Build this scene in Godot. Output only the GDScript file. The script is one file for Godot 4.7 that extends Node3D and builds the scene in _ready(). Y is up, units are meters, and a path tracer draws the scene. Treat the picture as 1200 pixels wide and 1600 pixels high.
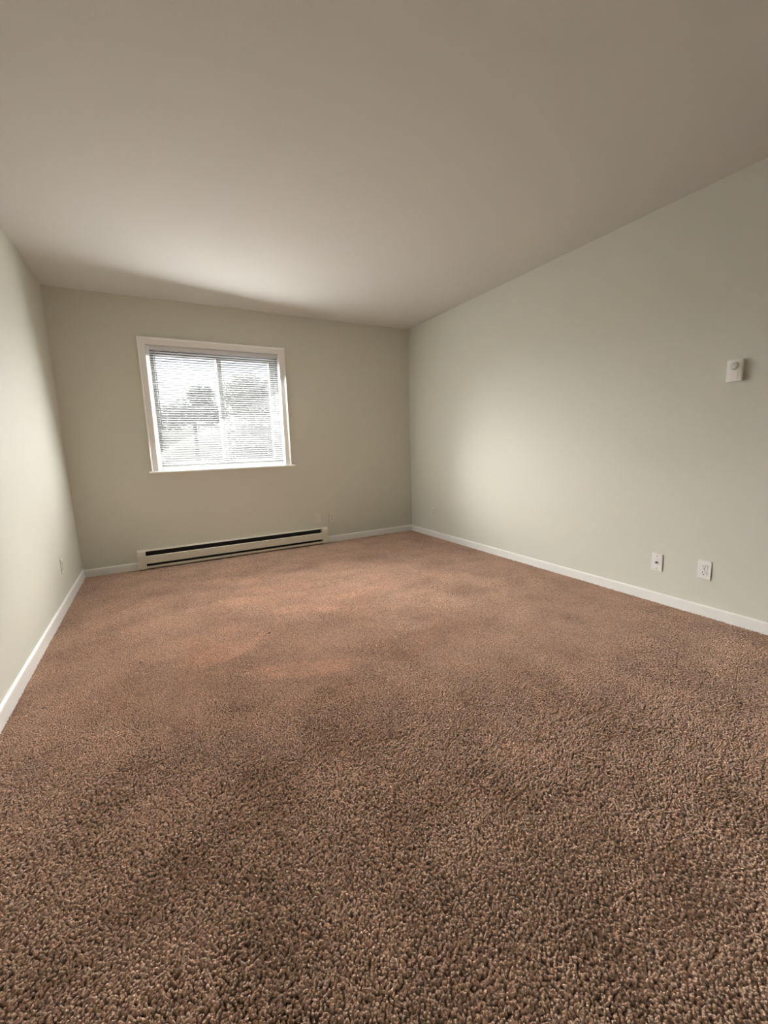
extends Node3D
# An empty carpeted bedroom: window with a mini blind, baseboard heater, wall plates, thermostat.

const CAM_H := 1.081
const CEIL := 2.44
const ZB := -4.459          # inner face of the window wall
const ZF := 1.45            # inner face of the wall behind the camera
const XR := 2.839           # inner face of the right wall
const XL := -0.634          # left wall where it meets the window wall
const LT := 0.0054          # the left wall runs slightly out of square
const PILE := 0.012         # carpet thickness; the pile's tips are at about y = 0

var M := {}
var rng := RandomNumberGenerator.new()

# ---------------------------------------------------------------- helpers
func st_new() -> SurfaceTool:
	var st := SurfaceTool.new()
	st.begin(Mesh.PRIMITIVE_TRIANGLES)
	return st

func tri(st: SurfaceTool, a: Vector3, b: Vector3, c: Vector3, n: Vector3) -> void:
	var g := (b - a).cross(c - a)
	if g.dot(n) > 0.0:                       # Godot: front faces run clockwise
		var t := b
		b = c
		c = t
	var nn := -(b - a).cross(c - a).normalized()
	for p in [a, b, c]:
		st.set_normal(nn)
		st.add_vertex(p)

func face(st: SurfaceTool, pts: Array, n: Vector3) -> void:
	for i in range(1, pts.size() - 1):
		tri(st, pts[0], pts[i], pts[i + 1], n)

# a box with chamfered edges
func cbox(st: SurfaceTool, lo: Vector3, hi: Vector3, r := 0.0, xf := Transform3D()) -> void:
	var c := (lo + hi) / 2.0
	var h := (hi - lo) / 2.0
	r = minf(r, minf(h.x, minf(h.y, h.z)) * 0.9)
	var P := func(s: Vector3, ax: int) -> Vector3:  # corner s, lying on the face across axis ax
		var q := Vector3(s.x * (h.x - r), s.y * (h.y - r), s.z * (h.z - r))
		q[ax] = s[ax] * h[ax]
		return xf * (c + q)
	for ax in 3:
		var u := (ax + 1) % 3
		var v := (ax + 2) % 3
		for sg in [-1.0, 1.0]:
			var pts := []
			for k in [[-1.0, -1.0], [1.0, -1.0], [1.0, 1.0], [-1.0, 1.0]]:
				var s := Vector3()
				s[ax] = sg
				s[u] = k[0]
				s[v] = k[1]
				pts.append(P.call(s, ax))
			var n := Vector3()
			n[ax] = sg
			face(st, pts, xf.basis * n)
	if r <= 0.0:
		return
	for ax in 3:                              # edges along axis ax
		var u := (ax + 1) % 3
		var v := (ax + 2) % 3
		for su in [-1.0, 1.0]:
			for sv in [-1.0, 1.0]:
				var a := Vector3()
				a[ax] = -1.0
				a[u] = su
				a[v] = sv
				var b := a
				b[ax] = 1.0
				var n := Vector3()
				n[u] = su
				n[v] = sv
				face(st, [P.call(a, u), P.call(b, u), P.call(b, v), P.call(a, v)], xf.basis * n)
	for sx in [-1.0, 1.0]:
		for sy in [-1.0, 1.0]:
			for sz in [-1.0, 1.0]:
				var s := Vector3(sx, sy, sz)
				face(st, [P.call(s, 0), P.call(s, 1), P.call(s, 2)], xf.basis * s)

# sweep a closed profile (counter-clockwise in u, v) from a to b
func prism(st: SurfaceTool, prof: PackedVector2Array, a: Vector3, b: Vector3, u: Vector3, v: Vector3) -> void:
	var n := prof.size()
	var area := 0.0
	for i in n:
		area += prof[i].cross(prof[(i + 1) % n])
	var sg := signf(area)
	for i in n:
		var p := prof[i]
		var q := prof[(i + 1) % n]
		var d := q - p
		var o := (u * d.y - v * d.x) * sg
		var pu := u * p.x + v * p.y
		var qu := u * q.x + v * q.y
		face(st, [a + pu, a + qu, b + qu, b + pu], o)
	var idx := Geometry2D.triangulate_polygon(prof)
	for k in range(0, idx.size(), 3):
		var t := [prof[idx[k]], prof[idx[k + 1]], prof[idx[k + 2]]]
		var w := []
		for p in t:
			w.append(u * p.x + v * p.y)
		tri(st, a + w[0], a + w[1], a + w[2], a - b)
		tri(st, b + w[0], b + w[1], b + w[2], b - a)

# turn a profile (radius, along) about an axis
func lathe(st: SurfaceTool, prof: Array, o: Vector3, ax: Vector3, seg := 24) -> void:
	var u := ax.cross(Vector3.UP if absf(ax.y) < 0.9 else Vector3.RIGHT).normalized()
	var v := ax.cross(u).normalized()
	for i in seg:
		var t0 := TAU * i / seg
		var t1 := TAU * (i + 1) / seg
		var r0 := u * cos(t0) + v * sin(t0)
		var r1 := u * cos(t1) + v * sin(t1)
		for k in prof.size() - 1:
			var p: Vector2 = prof[k]
			var q: Vector2 = prof[k + 1]
			var d := q - p
			var out := (r0 + r1) * d.y - ax * d.x * 2.0
			if d.length() < 1e-7:
				continue
			var A := o + r0 * p.x + ax * p.y
			var B := o + r1 * p.x + ax * p.y
			var C := o + r1 * q.x + ax * q.y
			var D := o + r0 * q.x + ax * q.y
			if p.x > 1e-6:
				tri(st, A, B, C, out)
			if q.x > 1e-6:
				tri(st, A, C, D, out)

func tube(st: SurfaceTool, a: Vector3, b: Vector3, r: float, seg := 8) -> void:
	var d := b - a
	lathe(st, [Vector2(0, 0), Vector2(r, 0), Vector2(r, d.length()), Vector2(0, d.length())], a, d.normalized(), seg)

func obj(called: String, st: SurfaceTool, m: Material, parent: Node = self) -> MeshInstance3D:
	var o := MeshInstance3D.new()
	o.name = called
	o.mesh = st.commit()
	o.material_override = m
	parent.add_child(o, true)
	return o

func struct(called: String, st: SurfaceTool, m: Material) -> MeshInstance3D:
	var o := obj(called, st, m)
	o.set_meta("kind", "structure")
	return o

func thing(called: String, label: String, category: String, at: Vector3, turn := 0.0, group := "") -> Node3D:
	var o := Node3D.new()
	o.name = called
	add_child(o, true)
	o.position = at
	o.rotation.y = turn
	if label:
		o.set_meta("label", label)
	if category:
		o.set_meta("category", category)
	if group:
		o.set_meta("group", group)
	return o

func mat(c: Color, rough := 0.6, spec := 0.5) -> StandardMaterial3D:
	var m := StandardMaterial3D.new()
	m.albedo_color = c.linear_to_srgb()      # colours below are linear reflectances
	m.roughness = rough
	m.metallic_specular = spec
	return m

func noise_tex(freq: float, octaves: int, sd: int, size := 512) -> NoiseTexture2D:
	var n := FastNoiseLite.new()
	n.seed = sd
	n.frequency = freq
	n.fractal_octaves = octaves
	var t := NoiseTexture2D.new()
	t.width = size
	t.height = size
	t.seamless = true
	t.noise = n
	return t

func painted(c: Color, rough: float, relief: float, sc: float, sd: int) -> StandardMaterial3D:
	var m := mat(c, rough, 0.35)
	m.uv1_triplanar = true
	m.uv1_world_triplanar = true
	m.uv1_scale = Vector3.ONE * sc
	m.heightmap_enabled = true
	m.heightmap_scale = relief
	m.heightmap_texture = noise_tex(0.06, 4, sd)
	return m

func materials() -> void:
	M.wall = painted(Color(0.675, 0.668, 0.592), 0.62, 0.03, 2.2, 3)
	M.ceiling = painted(Color(0.70, 0.69, 0.655), 0.9, 0.03, 2.6, 9)
	M.trim = mat(Color(0.87, 0.86, 0.83), 0.35)
	M.vinyl = mat(Color(0.84, 0.85, 0.86), 0.35)
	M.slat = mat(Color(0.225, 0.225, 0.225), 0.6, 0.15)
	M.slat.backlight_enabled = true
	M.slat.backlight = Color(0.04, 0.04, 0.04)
	M.rail = mat(Color(0.72, 0.72, 0.74), 0.4)
	M.cord = mat(Color(0.8, 0.8, 0.78), 0.8)
	M.wand = mat(Color(0.45, 0.46, 0.46), 0.25)
	M.glass = StandardMaterial3D.new()
	M.glass.transparency = BaseMaterial3D.TRANSPARENCY_ALPHA
	M.glass.albedo_color = Color(1, 1, 1, 0.04)
	M.glass.roughness = 0.02
	M.enamel = mat(Color(0.74, 0.69, 0.58), 0.45)
	M.dark = mat(Color(0.02, 0.018, 0.016), 0.7)
	M.fin = mat(Color(0.13, 0.125, 0.12), 0.5)
	M.fin.metallic = 0.6
	M.plate = mat(Color(0.84, 0.83, 0.81), 0.3)
	M.plate_cream = mat(Color(0.74, 0.72, 0.63), 0.4)
	M.slot = mat(Color(0.03, 0.028, 0.025), 0.6)
	M.screw = mat(Color(0.45, 0.44, 0.42), 0.4)
	M.screw.metallic = 0.5
	M.brass = mat(Color(0.25, 0.2, 0.12), 0.4)
	M.brass.metallic = 0.8
	M.dial = mat(Color(0.80, 0.81, 0.77), 0.25)
	M.thermo = mat(Color(0.86, 0.83, 0.79), 0.35)
	M.underlay = mat(Color(0.40, 0.27, 0.20), 1.0, 0.1)
	M.pile = mat(Color(1, 1, 1), 1.0, 0.12)
	M.pile.vertex_color_use_as_albedo = true
	M.pile.rim_enabled = true
	M.pile.rim = 0.6
	M.pile.rim_tint = 1.0
	M.lawn = mat(Color(0.053, 0.052, 0.042), 1.0, 0.1)
	M.leaf = mat(Color(0.15, 0.155, 0.138), 0.7, 0.2)
	M.leaf.backlight_enabled = true
	M.leaf.backlight = Color(0.20, 0.20, 0.185)
	M.leaf.cull_mode = BaseMaterial3D.CULL_DISABLED
	M.bark = mat(Color(0.10, 0.09, 0.08), 0.9)

func xl(z: float) -> float:
	return XL - LT * (z - ZB)

# ---------------------------------------------------------------- the scene
func _ready() -> void:
	rng.seed = 11
	# camera
	var cam := Camera3D.new()
	cam.name = "camera"
	cam.fov = 101.46
	cam.near = 0.02
	cam.far = 300.0
	cam.transform = Transform3D(Basis(
		Vector3(0.87477427, -0.03102922, 0.48353611),
		Vector3(0.10235146, 0.98726189, -0.1218119),
		Vector3(-0.47359704, 0.15604854, 0.86680718)), Vector3(0, CAM_H, 0))
	add_child(cam)
	cam.current = true
	# sky
	var sm := ProceduralSkyMaterial.new()
	sm.sky_top_color = Color(0.82, 0.87, 0.95)
	sm.sky_horizon_color = Color(0.95, 0.955, 0.96)
	sm.sky_curve = 0.25
	sm.ground_bottom_color = Color(0.45, 0.47, 0.36)
	sm.ground_horizon_color = Color(0.62, 0.64, 0.55)
	var sky := Sky.new()
	sky.sky_material = sm
	var env := Environment.new()
	env.background_mode = Environment.BG_SKY
	env.sky = sky
	env.ambient_light_source = Environment.AMBIENT_SOURCE_SKY
	env.tonemap_mode = Environment.TONE_MAPPER_LINEAR
	env.background_energy_multiplier = 0.12
	env.tonemap_exposure = 14.8
	env.sdfgi_enabled = true
	env.ssao_enabled = true
	env.ssil_enabled = true
	var we := WorldEnvironment.new()
	we.name = "environment"
	we.environment = env
	add_child(we)
	# added: three broad soft lights standing in for sky glow on the window's side
	for g in [[Vector3(-23, 214, 0), 0.85, "added_sky_glow"], [Vector3(-29, 181, 0), 1.02, "added_sky_glow"], [Vector3(-24, 148, 0), 0.20, "added_sky_glow"]]:
		var sky_fill := DirectionalLight3D.new()
		sky_fill.name = g[2]
		sky_fill.light_color = Color(0.99, 0.995, 0.985)
		sky_fill.light_energy = g[1]
		sky_fill.light_angular_distance = 60.0
		sky_fill.shadow_enabled = true
		sky_fill.sky_mode = DirectionalLight3D.SKY_MODE_LIGHT_ONLY
		sky_fill.rotation_degrees = g[0]
		add_child(sky_fill, true)
	# added area light on the room side of the blind, standing for daylight
	var day := AreaLight3D.new()
	day.name = "added_window_light"
	day.area_size = Vector2(1.18, 1.02)
	day.light_color = Color(0.985, 0.995, 0.985)
	day.light_energy = 0.31
	day.area_range = 14.0
	day.area_attenuation = 2.0
	day.shadow_enabled = true
	day.position = Vector3(0.654, 1.48, ZB + 0.006)
	day.rotation_degrees = Vector3(-21, 191, 0)
	add_child(day)

	materials()
	shell()
	carpet()
	baseboards()
	window()
	blind()
	heater()
	plates()
	thermostat()
	garden()

func shell() -> void:
	var T := 0.2
	var w := ZF
	# floor slab
	var st := st_new()
	cbox(st, Vector3(-1.2, -PILE - 0.2, ZB - T), Vector3(XR + T, -PILE, ZF + T))
	struct("floor", st, M.underlay)
	st = st_new()
	cbox(st, Vector3(-1.2, CEIL, ZB - T), Vector3(XR + T, CEIL + 0.2, ZF + T))
	struct("ceiling", st, M.ceiling)
	st = st_new()
	cbox(st, Vector3(XR, -PILE, ZB - T), Vector3(XR + T, CEIL, ZF + T))
	struct("wall_right", st, M.wall)
	st = st_new()
	var pr := PackedVector2Array([Vector2(xl(ZB - T), ZB - T), Vector2(xl(ZF + T), ZF + T), Vector2(-1.0, ZF + T), Vector2(-1.0, ZB - T)])
	prism(st, pr, Vector3(0, -PILE, 0), Vector3(0, CEIL, 0), Vector3.RIGHT, Vector3.BACK)
	struct("wall_left", st, M.wall)
	st = st_new()
	cbox(st, Vector3(xl(w), -PILE, ZF), Vector3(XR, CEIL, ZF + T))
	struct("wall_front", st, M.wall)
	# window wall with its opening
	st = st_new()
	var x0 := 0.04
	var x1 := 1.268
	var y0 := 0.895
	var y1 := 2.06
	cbox(st, Vector3(XL, -PILE, ZB - T), Vector3(XR, y0, ZB))
	cbox(st, Vector3(XL, y1, ZB - T), Vector3(XR, CEIL, ZB))
	cbox(st, Vector3(XL, y0, ZB - T), Vector3(x0, y1, ZB))
	cbox(st, Vector3(x1, y0, ZB - T), Vector3(XR, y1, ZB))
	struct("wall_back", st, M.wall)

# cut pile: tufts of twisted yarn, leaning as feet and the vacuum cleaner left them
func carpet() -> void:
	var st := st_new()
	var rings := [[0.0, 0.0024, 0.0], [0.005, 0.0030, 0.0004], [0.009, 0.0036, 0.0012], [0.0118, 0.0030, 0.0024], [0.0130, 0.0013, 0.0032]]
	var seg := 6
	for i in seg:
		for k in rings.size() - 1:
			var q := []
			for e in [[i, k], [i + 1, k], [i + 1, k + 1], [i, k + 1]]:
				var g: Array = rings[e[1]]
				var a: float = TAU * e[0] / seg + e[1] * 0.5
				var rr: float = g[1] * (1.0 + 0.22 * sin(3.0 * TAU * e[0] / seg + 0.7))
				q.append(Vector3(cos(a) * rr + g[2], g[0], sin(a) * rr * 0.85))
			var mid: Vector3 = (q[0] + q[2]) / 2.0
			var o := Vector3(mid.x - rings[k][2], 0.0012 if k > 1 else 0.0, mid.z)
			tri(st, q[0], q[1], q[2], o)
			tri(st, q[0], q[2], q[3], o)
	var top: Array = rings[-1]
	for i in seg:
		var a0 := TAU * i / seg + 2.0
		var a1 := TAU * (i + 1) / seg + 2.0
		tri(st, Vector3(top[2], top[0] + 0.0004, 0), Vector3(cos(a0) * top[1] + top[2], top[0], sin(a0) * top[1] * 0.85), Vector3(cos(a1) * top[1] + top[2], top[0], sin(a1) * top[1] * 0.85), Vector3.UP)
	var mesh := st.commit()
	var n1 := FastNoiseLite.new()
	n1.seed = 5
	n1.frequency = 2.2
	n1.fractal_octaves = 3
	var n2 := FastNoiseLite.new()
	n2.seed = 8
	n2.frequency = 22.0
	n2.fractal_octaves = 2
	var n3 := FastNoiseLite.new()
	n3.seed = 14
	n3.frequency = 1.6
	n3.fractal_octaves = 3
	# brushed and trodden places: centre, half axes, turn
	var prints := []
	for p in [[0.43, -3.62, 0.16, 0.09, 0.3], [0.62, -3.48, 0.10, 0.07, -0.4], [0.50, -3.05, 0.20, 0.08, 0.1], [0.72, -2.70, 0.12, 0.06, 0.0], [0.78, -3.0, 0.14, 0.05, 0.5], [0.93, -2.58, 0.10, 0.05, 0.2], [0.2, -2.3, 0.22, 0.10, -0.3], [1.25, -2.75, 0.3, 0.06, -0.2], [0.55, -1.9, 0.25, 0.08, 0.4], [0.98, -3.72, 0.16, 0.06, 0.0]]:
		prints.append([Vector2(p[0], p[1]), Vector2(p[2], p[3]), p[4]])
	var step := 0.0058
	var buf := PackedFloat32Array()
	var cnt := 0
	var nx := int((XR - XL + 0.03) / step)
	var nz := int((0.75 - ZB) / step)
	buf.resize(nx * nz * 16)
	for iz in nz:
		for ix in nx:
			var x := XL - 0.02 + (ix + 0.5 * (iz % 2) + rng.randf_range(-0.42, 0.42)) * step
			var z := ZB + 0.004 + (iz + rng.randf_range(-0.42, 0.42)) * step
			if x > XR - 0.012 or x < xl(z) + 0.012 or z < ZB + 0.012:
				continue
			var big := n1.get_noise_2d(x, z) * 1.5
			var fine := n2.get_noise_2d(x, z)
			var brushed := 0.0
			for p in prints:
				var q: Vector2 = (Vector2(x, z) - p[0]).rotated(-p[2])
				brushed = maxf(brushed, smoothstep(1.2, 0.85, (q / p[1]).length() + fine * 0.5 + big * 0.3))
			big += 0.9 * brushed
			var dirn := n3.get_noise_2d(x, z) * 1.2
			var v := Vector2(0.25 * dirn, 0.18 - 0.75 * big).rotated(0.3 * dirn)
			v += Vector2(rng.randf_range(-0.35, 0.35), rng.randf_range(-0.35, 0.35) + 0.2 * fine)
			var lean := clampf(v.length(), 0.0, 0.95)
			var axis := Vector3(v.y, 0, -v.x).normalized()
			var s := rng.randf_range(0.85, 1.25)
			var b := Basis(axis, lean) * Basis(Vector3.UP, rng.randf() * TAU)
			b = b.scaled_local(Vector3(s, rng.randf_range(0.85, 1.1) + 0.12 * fine, s))
			var tone := 1.0 + 0.08 * fine + 0.15 * n3.get_noise_2d(x * 2.0 + 9.0, z * 2.0) + 0.08 * clampf(big, -1.0, 1.0) + 0.13 * brushed + rng.randf_range(-0.2, 0.2)  # random yarn tone; the lighter sheen of brushed pile is painted in too
			var k := cnt * 16
			buf[k] = b.x.x
			buf[k + 1] = b.y.x
			buf[k + 2] = b.z.x
			buf[k + 3] = x
			buf[k + 4] = b.x.y
			buf[k + 5] = b.y.y
			buf[k + 6] = b.z.y
			buf[k + 7] = -PILE + 0.004
			buf[k + 8] = b.x.z
			buf[k + 9] = b.y.z
			buf[k + 10] = b.z.z
			buf[k + 11] = z
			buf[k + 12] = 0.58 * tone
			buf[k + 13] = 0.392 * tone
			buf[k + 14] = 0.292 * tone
			buf[k + 15] = 1.0
			cnt += 1
	buf.resize(cnt * 16)
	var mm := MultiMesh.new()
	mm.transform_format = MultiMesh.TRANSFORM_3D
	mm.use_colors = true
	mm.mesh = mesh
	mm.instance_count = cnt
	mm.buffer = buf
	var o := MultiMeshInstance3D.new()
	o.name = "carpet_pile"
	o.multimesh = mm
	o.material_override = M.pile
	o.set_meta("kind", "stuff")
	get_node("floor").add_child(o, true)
	# three small dark specks in the pile
	for p in [Vector3(0.509, 0.004, -2.399), Vector3(-0.156, 0.004, -2.407), Vector3(-0.519, 0.004, -2.183)]:
		st = st_new()
		cbox(st, p - Vector3(0.008, 0.003, 0.004), p + Vector3(0.008, 0.003, 0.004), 0.0025)
		obj("dark_speck", st, M.slot, get_node("floor"))

func bb_profile(h: float) -> PackedVector2Array:
	return PackedVector2Array([Vector2(0, -PILE), Vector2(0.013, -PILE), Vector2(0.013, h - 0.014), Vector2(0.0118, h - 0.006), Vector2(0.008, h - 0.0015), Vector2(0.003, h), Vector2(0, h)])

func baseboards() -> void:
	var st := st_new()
	prism(st, bb_profile(0.069), Vector3(XR, 0, ZB), Vector3(XR, 0, ZF), Vector3.LEFT, Vector3.UP)
	struct("baseboard_right", st, M.trim)
	st = st_new()
	prism(st, bb_profile(0.08), Vector3(xl(ZB), 0, ZB), Vector3(xl(ZF), 0, ZF), Vector3.RIGHT, Vector3.UP)
	struct("baseboard_left", st, M.trim)
	st = st_new()
	prism(st, bb_profile(0.073), Vector3(XL, 0, ZB), Vector3(-0.2, 0, ZB), Vector3.BACK, Vector3.UP)
	struct("baseboard_back", st, M.trim)
	st = st_new()
	prism(st, bb_profile(0.073), Vector3(1.668, 0, ZB), Vector3(XR, 0, ZB), Vector3.BACK, Vector3.UP)
	struct("baseboard_back", st, M.trim)
	st = st_new()
	prism(st, bb_profile(0.073), Vector3(xl(ZF), 0, ZF), Vector3(XR, 0, ZF), Vector3.FORWARD, Vector3.UP)
	struct("baseboard_front", st, M.trim)

func window() -> void:
	var w := Node3D.new()
	w.name = "window_1"
	w.set_meta("kind", "structure")
	add_child(w)
	w.position = Vector3(0, 0, ZB)            # parts below are measured from the wall's face
	var x0 := 0.052
	var x1 := 1.256
	var y0 := 0.912
	var y1 := 2.048
	# jambs lining the opening
	var st := st_new()
	prism(st, PackedVector2Array([Vector2(x0 - 0.012, -0.2), Vector2(x0 + 0.034, -0.2), Vector2(x0 + 0.034, -0.098), Vector2(x0, -0.004), Vector2(x0, 0.004), Vector2(x0 - 0.012, 0.004)]), Vector3(0, y0 - 0.017, 0), Vector3(0, y1 + 0.012, 0), Vector3.RIGHT, Vector3.BACK)
	obj("jamb", st, M.trim, w)
	st = st_new()
	cbox(st, Vector3(x1, y0 - 0.017, -0.2), Vector3(x1 + 0.012, y1 + 0.012, 0.004))
	obj("jamb", st, M.trim, w)
	st = st_new()
	cbox(st, Vector3(x0, y1, -0.2), Vector3(x1, y1 + 0.012, 0.004))
	obj("head_jamb", st, M.trim, w)
	# casing: flat board with a raised, bevelled outer bead
	var cw := 0.044
	var bw := 0.014
	var prof := PackedVector2Array([Vector2(0, 0), Vector2(cw + bw, 0), Vector2(cw + bw, 0.021), Vector2(cw + bw - 0.002, 0.023), Vector2(cw + bw - 0.004, 0.022), Vector2(cw - 0.002, 0.007), Vector2(0.003, 0.006), Vector2(0, 0.004)])
	st = st_new()
	prism(st, prof, Vector3(x0 - 0.001, y0, 0), Vector3(x0 - 0.001, y1 + cw + bw, 0), Vector3.LEFT, Vector3.BACK)
	obj("casing", st, M.trim, w)
	st = st_new()
	prism(st, prof, Vector3(x1 + 0.001, y0, 0), Vector3(x1 + 0.001, y1 + cw + bw, 0), Vector3.RIGHT, Vector3.BACK)
	obj("casing", st, M.trim, w)
	st = st_new()
	prism(st, prof, Vector3(x0 - cw - bw - 0.002, y1 + 0.001, 0.0006), Vector3(x1 + cw + bw + 0.002, y1 + 0.001, 0.0006), Vector3.UP, Vector3.BACK)
	obj("head_casing", st, M.trim, w)
	# stool
	st = st_new()
	cbox(st, Vector3(-0.03, y0 - 0.018, -0.1), Vector3(1.352, y0, 0.034), 0.005)
	obj("sill", st, M.trim, w)
	# vinyl slider: outer frame, two sashes with a pane each
	st = st_new()
	var zf := -0.10
	x0 += 0.034
	for b in [[x0, x0 + 0.006, y0, y1], [x1 - 0.03, x1, y0, y1], [x0 + 0.006, x1 - 0.03, y0, y0 + 0.035], [x0 + 0.006, x1 - 0.03, y1 - 0.03, y1]]:
		cbox(st, Vector3(b[0], b[2], zf - 0.07), Vector3(b[1], b[3], zf), 0.003)
	obj("window_frame", st, M.vinyl, w)
	var xm := 0.678
	for k in 2:
		var a := x0 + 0.006 if k == 0 else xm - 0.025
		var b := xm + 0.025 if k == 0 else x1 - 0.03
		var z := zf - 0.008 if k == 0 else zf - 0.04
		var sash := Node3D.new()
		sash.name = "sash"
		w.add_child(sash, true)
		var yb := y0 + 0.035
		var yt := y1 - 0.03
		for r in [["stile", a, a + 0.024, yb, yt], ["stile", b - 0.045, b, yb, yt], ["rail", a + 0.024, b - 0.045, yb, yb + 0.04], ["rail", a + 0.024, b - 0.045, yt - 0.04, yt]]:
			st = st_new()
			cbox(st, Vector3(r[1], r[3], z - 0.028), Vector3(r[2], r[4], z), 0.003)
			obj(r[0], st, M.vinyl, sash)
		st = st_new()
		cbox(st, Vector3(a + 0.02, yb + 0.035, z - 0.015), Vector3(b - 0.04, yt - 0.035, z - 0.0145))
		obj("pane", st, M.glass, sash)

func blind() -> void:
	var x0 := 0.082
	var x1 := 1.250
	var t := thing("window_blind", "white horizontal mini blind with narrow open slats hanging in the bright window", "window blind", Vector3(0, 0, ZB - 0.042))
	var st := st_new()
	cbox(st, Vector3(x0, 2.008, -0.014), Vector3(x1, 2.046, 0.014), 0.002)
	obj("headrail", st, M.rail, t)
	st = st_new()
	var yb := 0.950
	cbox(st, Vector3(x0 + 0.003, yb - 0.008, -0.013), Vector3(x1 - 0.003, yb + 0.008, 0.013), 0.004)
	obj("bottom_rail", st, M.rail, t)
	# one slat: a thin crowned strip, its room edge lower
	st = st_new()
	var pr := PackedVector2Array()
	var hw := 0.0125
	for i in 7:
		var u := -1.0 + i / 3.0
		pr.append(Vector2(u * hw, 0.0016 * (1.0 - u * u)))
	for i in 7:
		var u := 1.0 - i / 3.0
		pr.append(Vector2(u * hw, 0.0016 * (1.0 - u * u) - 0.0005))
	prism(st, pr, Vector3(x0 + 0.003, 0, 0), Vector3(x1 - 0.003, 0, 0), Vector3.BACK, Vector3.UP)
	var sl := st.commit()
	var n := 50
	for i in n:
		var o := MeshInstance3D.new()
		o.name = "slat"
		o.mesh = sl
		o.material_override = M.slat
		o.position = Vector3(rng.randf_range(-0.001, 0.001), yb + 0.014 + (2.0 - yb - 0.014) * i / (n - 1.0), 0)
		o.rotation.x = deg_to_rad(28.0 + rng.randf_range(-1.2, 1.2))
		t.add_child(o, true)
	for x in [0.17, 0.655, 1.14]:
		st = st_new()
		for z in [-0.0135, 0.0135]:
			tube(st, Vector3(x, yb, z), Vector3(x, 2.01, z), 0.0008, 5)
		obj("ladder_cord", st, M.cord, t)
	st = st_new()
	tube(st, Vector3(0.121, 1.29, 0.022), Vector3(0.121, 1.995, 0.022), 0.0035, 8)
	tube(st, Vector3(0.121, 1.995, 0.022), Vector3(0.121, 2.015, 0.012), 0.0018, 6)
	obj("tilt_wand", st, M.wand, t)

func heater() -> void:
	var x0 := -0.203
	var x1 := 1.668
	var t := thing("baseboard_heater", "long cream electric baseboard heater with dark air slots below the window", "heater", Vector3(0, 0, ZB))
	var y0 := 0.014
	var y1 := 0.186
	var a := x0 + 0.066
	var b := x1 - 0.066
	# back plate with the hood folded forward at the top
	var st := st_new()
	prism(st, PackedVector2Array([Vector2(0.0, y0), Vector2(0.003, y0), Vector2(0.003, y1 - 0.002), Vector2(0.042, y1 - 0.004), Vector2(0.048, y1 - 0.010), Vector2(0.0495, y1 - 0.009), Vector2(0.043, y1 - 0.001), Vector2(0.0, y1 + 0.001)]), Vector3(a, 0, 0), Vector3(b, 0, 0), Vector3.BACK, Vector3.UP)
	obj("back_plate", st, M.enamel, t)
	# front panel
	st = st_new()
	prism(st, PackedVector2Array([Vector2(0.050, 0.064), Vector2(0.063, 0.060), Vector2(0.066, 0.064), Vector2(0.064, 0.131), Vector2(0.058, 0.136), Vector2(0.057, 0.134), Vector2(0.0625, 0.130), Vector2(0.064, 0.065), Vector2(0.051, 0.0665)]), Vector3(a - 0.002, 0, 0), Vector3(b + 0.002, 0, 0), Vector3.BACK, Vector3.UP)
	obj("front_panel", st, M.enamel, t)
	# bottom lip
	st = st_new()
	prism(st, PackedVector2Array([Vector2(0.0, y0), Vector2(0.060, y0), Vector2(0.063, y0 + 0.004), Vector2(0.063, 0.039), Vector2(0.061, 0.039), Vector2(0.060, y0 + 0.004), Vector2(0.0, y0 + 0.003)]), Vector3(a, 0, 0), Vector3(b, 0, 0), Vector3.BACK, Vector3.UP)
	obj("bottom_lip", st, M.enamel, t)
	# dark inside: liner, tube and fins
	st = st_new()
	cbox(st, Vector3(a, y0 + 0.006, 0.0035), Vector3(b, y1 - 0.008, 0.006))
	cbox(st, Vector3(a, y0 + 0.004, 0.004), Vector3(b, y0 + 0.006, 0.058))
	cbox(st, Vector3(a, y1 - 0.0095, 0.006), Vector3(b, y1 - 0.0055, 0.041))
	obj("liner", st, M.dark, t)
	st = st_new()
	tube(st, Vector3(a, 0.095, 0.032), Vector3(b, 0.095, 0.032), 0.006, 10)
	var x := a + 0.05
	while x < b - 0.05:
		cbox(st, Vector3(x, 0.068, 0.010), Vector3(x + 0.0008, 0.124, 0.052))
		x += 0.008
	var f := obj("heating_fins", st, M.fin, t)
	f.set_meta("kind", "stuff")
	for e in [[x0, a], [b, x1]]:
		st = st_new()
		prism(st, PackedVector2Array([Vector2(0, y0 - 0.006), Vector2(0.060, y0 - 0.006), Vector2(0.0685, y0), Vector2(0.0685, 0.138), Vector2(0.062, y1 - 0.012), Vector2(0.054, y1 + 0.001), Vector2(0.05, y1 + 0.003), Vector2(0, y1 + 0.003)]), Vector3(e[0], 0, 0), Vector3(e[1], 0, 0), Vector3.BACK, Vector3.UP)
		var c := obj("end_cap", st, M.enamel, t)
		st = st_new()
		lathe(st, [Vector2(0.0035, 0), Vector2(0.003, 0.0015), Vector2(0, 0.002)], Vector3((e[0] + e[1]) / 2, 0.1, 0.0683), Vector3.BACK, 10)
		obj("screw", st, M.enamel, c)

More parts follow.
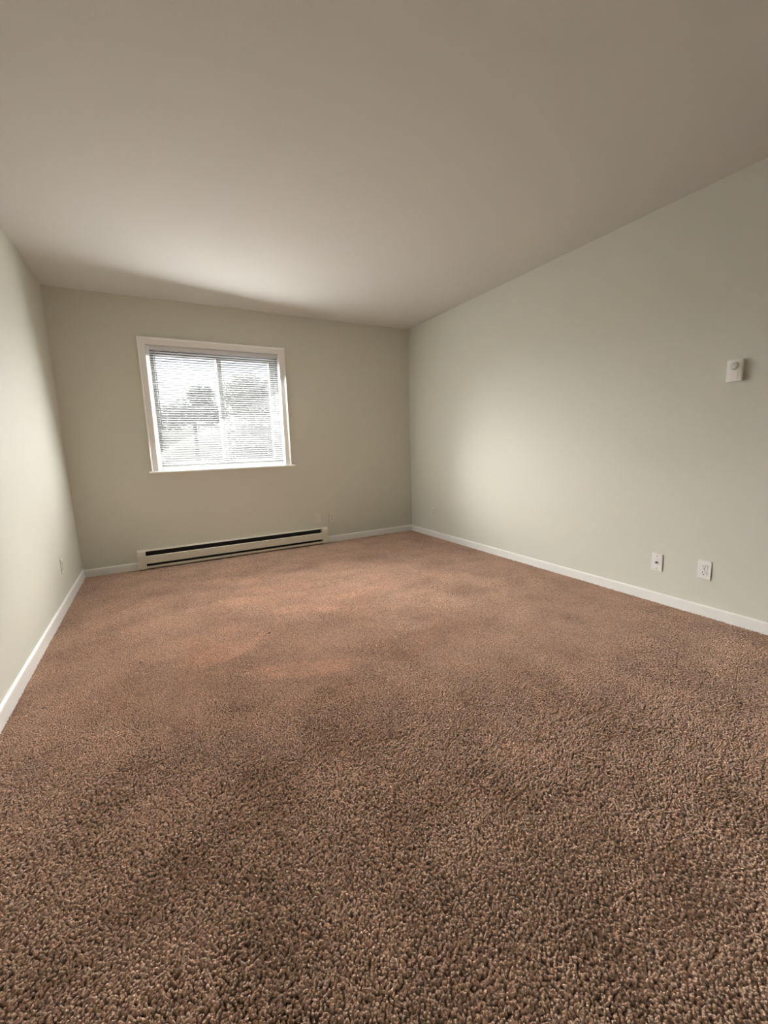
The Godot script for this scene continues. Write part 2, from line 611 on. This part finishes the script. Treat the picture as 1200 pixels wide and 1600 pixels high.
# wall plates: +z is out of the wall, x across, y up, origin at the centre on the wall
func plate_base(called: String, label: String, category: String, at: Vector3, turn: float, m: Material) -> Node3D:
	var t := thing(called, label, category, at, turn)
	var st := st_new()
	prism(st, PackedVector2Array([Vector2(-0.035, -0.057), Vector2(0.035, -0.057), Vector2(0.035, 0.057), Vector2(-0.035, 0.057)]), Vector3.ZERO, Vector3(0, 0, 0.003), Vector3.RIGHT, Vector3.UP)
	cbox(st, Vector3(-0.035, -0.057, 0.0), Vector3(0.035, 0.057, 0.0055), 0.0025)
	obj("cover_plate", st, m, t)
	return t

func screw(t: Node3D, p: Vector3, m: Material) -> void:
	var st := st_new()
	lathe(st, [Vector2(0.0036, 0), Vector2(0.0032, 0.001), Vector2(0, 0.0016)], p, Vector3.BACK, 12)
	var s := obj("screw", st, m, t)
	st = st_new()
	cbox(st, Vector3(p.x - 0.0028, p.y - 0.0005, p.z + 0.0010), Vector3(p.x + 0.0028, p.y + 0.0005, p.z + 0.0018))
	obj("screw_slot", st, M.slot, s)

func duplex(called: String, label: String, at: Vector3, turn: float, m: Material) -> Node3D:
	var t := plate_base(called, label, "wall outlet", at, turn, m)
	for sg in [-1.0, 1.0]:
		var cy: float = 0.0195 * sg
		var st := st_new()
		var pr := PackedVector2Array()
		for i in 24:                          # round face cut flat at top and bottom
			var an := TAU * i / 24.0
			pr.append(Vector2(cos(an) * 0.0172, clampf(sin(an) * 0.0172, -0.0142, 0.0142)))
		prism(st, pr, Vector3(0, cy, 0.004), Vector3(0, cy, 0.0085), Vector3.RIGHT, Vector3.UP)
		var r := obj("receptacle", st, m, t)
		st = st_new()
		cbox(st, Vector3(-0.0085, cy - 0.001, 0.0078), Vector3(-0.0055, cy + 0.0085, 0.0087))
		obj("blade_slot", st, M.slot, r)
		st = st_new()
		cbox(st, Vector3(0.0055, cy, 0.0078), Vector3(0.0082, cy + 0.0075, 0.0087))
		obj("blade_slot", st, M.slot, r)
		st = st_new()
		lathe(st, [Vector2(0.003, 0), Vector2(0.003, 0.0009), Vector2(0, 0.0009)], Vector3(0, cy - 0.0075, 0.0078), Vector3.BACK, 12)
		obj("ground_hole", st, M.slot, r)
	screw(t, Vector3(0, 0, 0.0065), M.screw)
	return t

func plates() -> void:
	var R := -PI / 2
	# right wall
	duplex("wall_outlet", "white duplex wall outlet low on the right wall, nearest the camera", Vector3(XR, 0.286, -1.205), R, M.plate)
	var c := plate_base("cable_plate", "white wall plate with one small dark cable connector, beside the duplex outlet", "wall plate", Vector3(XR, 0.272, -1.476), R, M.plate)
	var st := st_new()
	lathe(st, [Vector2(0.0075, 0), Vector2(0.0075, 0.003), Vector2(0.0048, 0.003), Vector2(0.0048, 0.012), Vector2(0.0036, 0.0125), Vector2(0.0030, 0.0095), Vector2(0.0, 0.0095)], Vector3(0, -0.002, 0.0062), Vector3.BACK, 6 * 3)
	obj("connector", st, M.brass, c)
	screw(c, Vector3(0, 0.0415, 0.0065), M.screw)
	screw(c, Vector3(0, -0.0415, 0.0065), M.screw)
	duplex("wall_outlet", "small far duplex outlet on the right wall near the back corner", Vector3(XR, 0.292, -3.985), R, M.plate_cream)
	# window wall, right of the heater
	var j := plate_base("wall_plate", "cream wall plate with plain rectangular insert above the heater's right end", "wall plate", Vector3(1.581, 0.299, ZB), 0.0, M.plate_cream)
	st = st_new()
	cbox(st, Vector3(-0.0168, -0.0335, 0.004), Vector3(0.0168, 0.0335, 0.0085), 0.0015)
	obj("insert", st, M.plate_cream, j)
	screw(j, Vector3(0, 0.0485, 0.0065), M.plate_cream)
	screw(j, Vector3(0, -0.0485, 0.0065), M.plate_cream)
	duplex("wall_outlet", "cream duplex outlet on the window wall, just right of the heater", Vector3(1.752, 0.287, ZB), 0.0, M.plate_cream)
	# left wall
	var zl := -3.66
	duplex("wall_outlet", "narrow-looking outlet seen edge-on, low on the left wall", Vector3(xl(zl), 0.308, zl), PI / 2 + LT, M.plate_cream)

func thermostat() -> void:
	var t := thing("thermostat", "small white wall thermostat with round dial high on the right wall", "thermostat", Vector3(XR, 1.425, -1.143), -PI / 2)
	var st := st_new()
	cbox(st, Vector3(-0.034, -0.055, 0.0), Vector3(0.034, 0.055, 0.006), 0.002)
	obj("back_plate", st, M.thermo, t)
	st = st_new()
	prism(st, PackedVector2Array([Vector2(-0.0365, 0.004), Vector2(0.0365, 0.004), Vector2(0.0365, 0.019), Vector2(0.033, 0.023), Vector2(0.022, 0.0245), Vector2(-0.022, 0.0245), Vector2(-0.033, 0.023), Vector2(-0.0365, 0.019)]), Vector3(0, -0.057, 0), Vector3(0, 0.057, 0), Vector3.RIGHT, Vector3.BACK)
	obj("cover", st, M.thermo, t)
	st = st_new()
	cbox(st, Vector3(-0.017, -0.050, 0.0235), Vector3(0.017, -0.006, 0.0262), 0.001)
	obj("label_panel", st, M.thermo, t)
	st = st_new()
	lathe(st, [Vector2(0.0205, 0), Vector2(0.0205, 0.003), Vector2(0.0185, 0.004), Vector2(0.0175, 0.014), Vector2(0.015, 0.016), Vector2(0.0, 0.0165)], Vector3(0, 0.024, 0.024), Vector3.BACK, 32)
	var d := obj("dial", st, M.dial, t)
	st = st_new()
	cbox(st, Vector3(-0.001, 0.028, 0.040), Vector3(0.001, 0.038, 0.0412))
	obj("pointer", st, M.screw, d)

func leaf_cloud(centers: Array, count: int, size: float, sd: int) -> SurfaceTool:
	var r := RandomNumberGenerator.new()
	r.seed = sd
	var st := st_new()
	for i in count:
		var c: Array = centers[r.randi() % centers.size()]
		var d: Vector3 = Vector3(r.randfn(), r.randfn(), r.randfn()).normalized() * pow(r.randf(), 0.45) * float(c[1])
		d.y *= 0.8
		var p: Vector3 = c[0] + d
		var b := Basis(Vector3(r.randfn(), r.randfn(), r.randfn()).normalized(), r.randf() * TAU)
		var l := size * r.randf_range(0.7, 1.3)
		var q := [p - b.x * l, p - b.z * l * 0.5 + b.y * l * 0.12, p + b.x * l, p + b.z * l * 0.5 + b.y * l * 0.12]
		face(st, q, b.y)
	return st

func tree(called: String, label: String, at: Vector3, h: float, blobs: Array, count: int, sd: int) -> void:
	var t := thing(called, label, "tree", at)
	var st := st_new()
	lathe(st, [Vector2(0.13, -0.3), Vector2(0.09, 0.4), Vector2(0.07, h * 0.5), Vector2(0.03, h * 0.75), Vector2(0, h * 0.76)], Vector3.ZERO, Vector3.UP, 12)
	obj("trunk", st, M.bark, t)
	st = st_new()
	for b in blobs:
		var p: Vector3 = b[0]
		tube(st, Vector3(0, minf(h * 0.45, p.y - 0.4), 0), p, 0.02, 6)
	obj("branches", st, M.bark, t)
	var f := obj("foliage", leaf_cloud(blobs, count, 0.09, sd), M.leaf, t)
	f.set_meta("kind", "stuff")

# the lawn rises behind the house to a grassy bank
func bank(z: float) -> float:
	return -2.9 + 5.4 * smoothstep(-8.0, -28.0, z)

func garden() -> void:
	var st := st_new()
	var zs := [8.0, -4.0, -8.0]
	for i in range(1, 21):
		zs.append(-8.0 - i)
	zs.append(-90.0)
	for i in zs.size() - 1:
		var a: float = zs[i]
		var b: float = zs[i + 1]
		face(st, [Vector3(-60, bank(a), a), Vector3(60, bank(a), a), Vector3(60, bank(b), b), Vector3(-60, bank(b), b)], Vector3.UP)
		face(st, [Vector3(-60, -3.4, a), Vector3(60, -3.4, a), Vector3(60, -3.4, b), Vector3(-60, -3.4, b)], Vector3.DOWN)
	var o := struct("ground", st, M.lawn)
	o.set_meta("label", "pale lawn rising to a bank outside, seen through the blind")
	var z := -13.0
	tree("tree", "pale leafy tree outside filling the window's right pane", Vector3(3.0, bank(z), z), 5.6, [[Vector3(0, 3.6, 0), 1.15], [Vector3(-0.75, 2.6, 0.3), 0.9], [Vector3(0.85, 2.9, -0.3), 1.0], [Vector3(0.2, 1.9, 0.5), 0.9], [Vector3(-0.3, 4.7, 0), 0.8], [Vector3(0.6, 4.4, 0), 0.7]], 9000, 21)
	z = -19.0
	tree("tree", "smaller pale tree outside behind the middle of the window's left pane", Vector3(1.7, bank(z), z), 3.9, [[Vector3(0, 2.5, 0), 0.8], [Vector3(-0.8, 2.2, 0.2), 0.65], [Vector3(0.8, 2.3, 0), 0.7], [Vector3(0.3, 3.1, 0.3), 0.55]], 2800, 33)
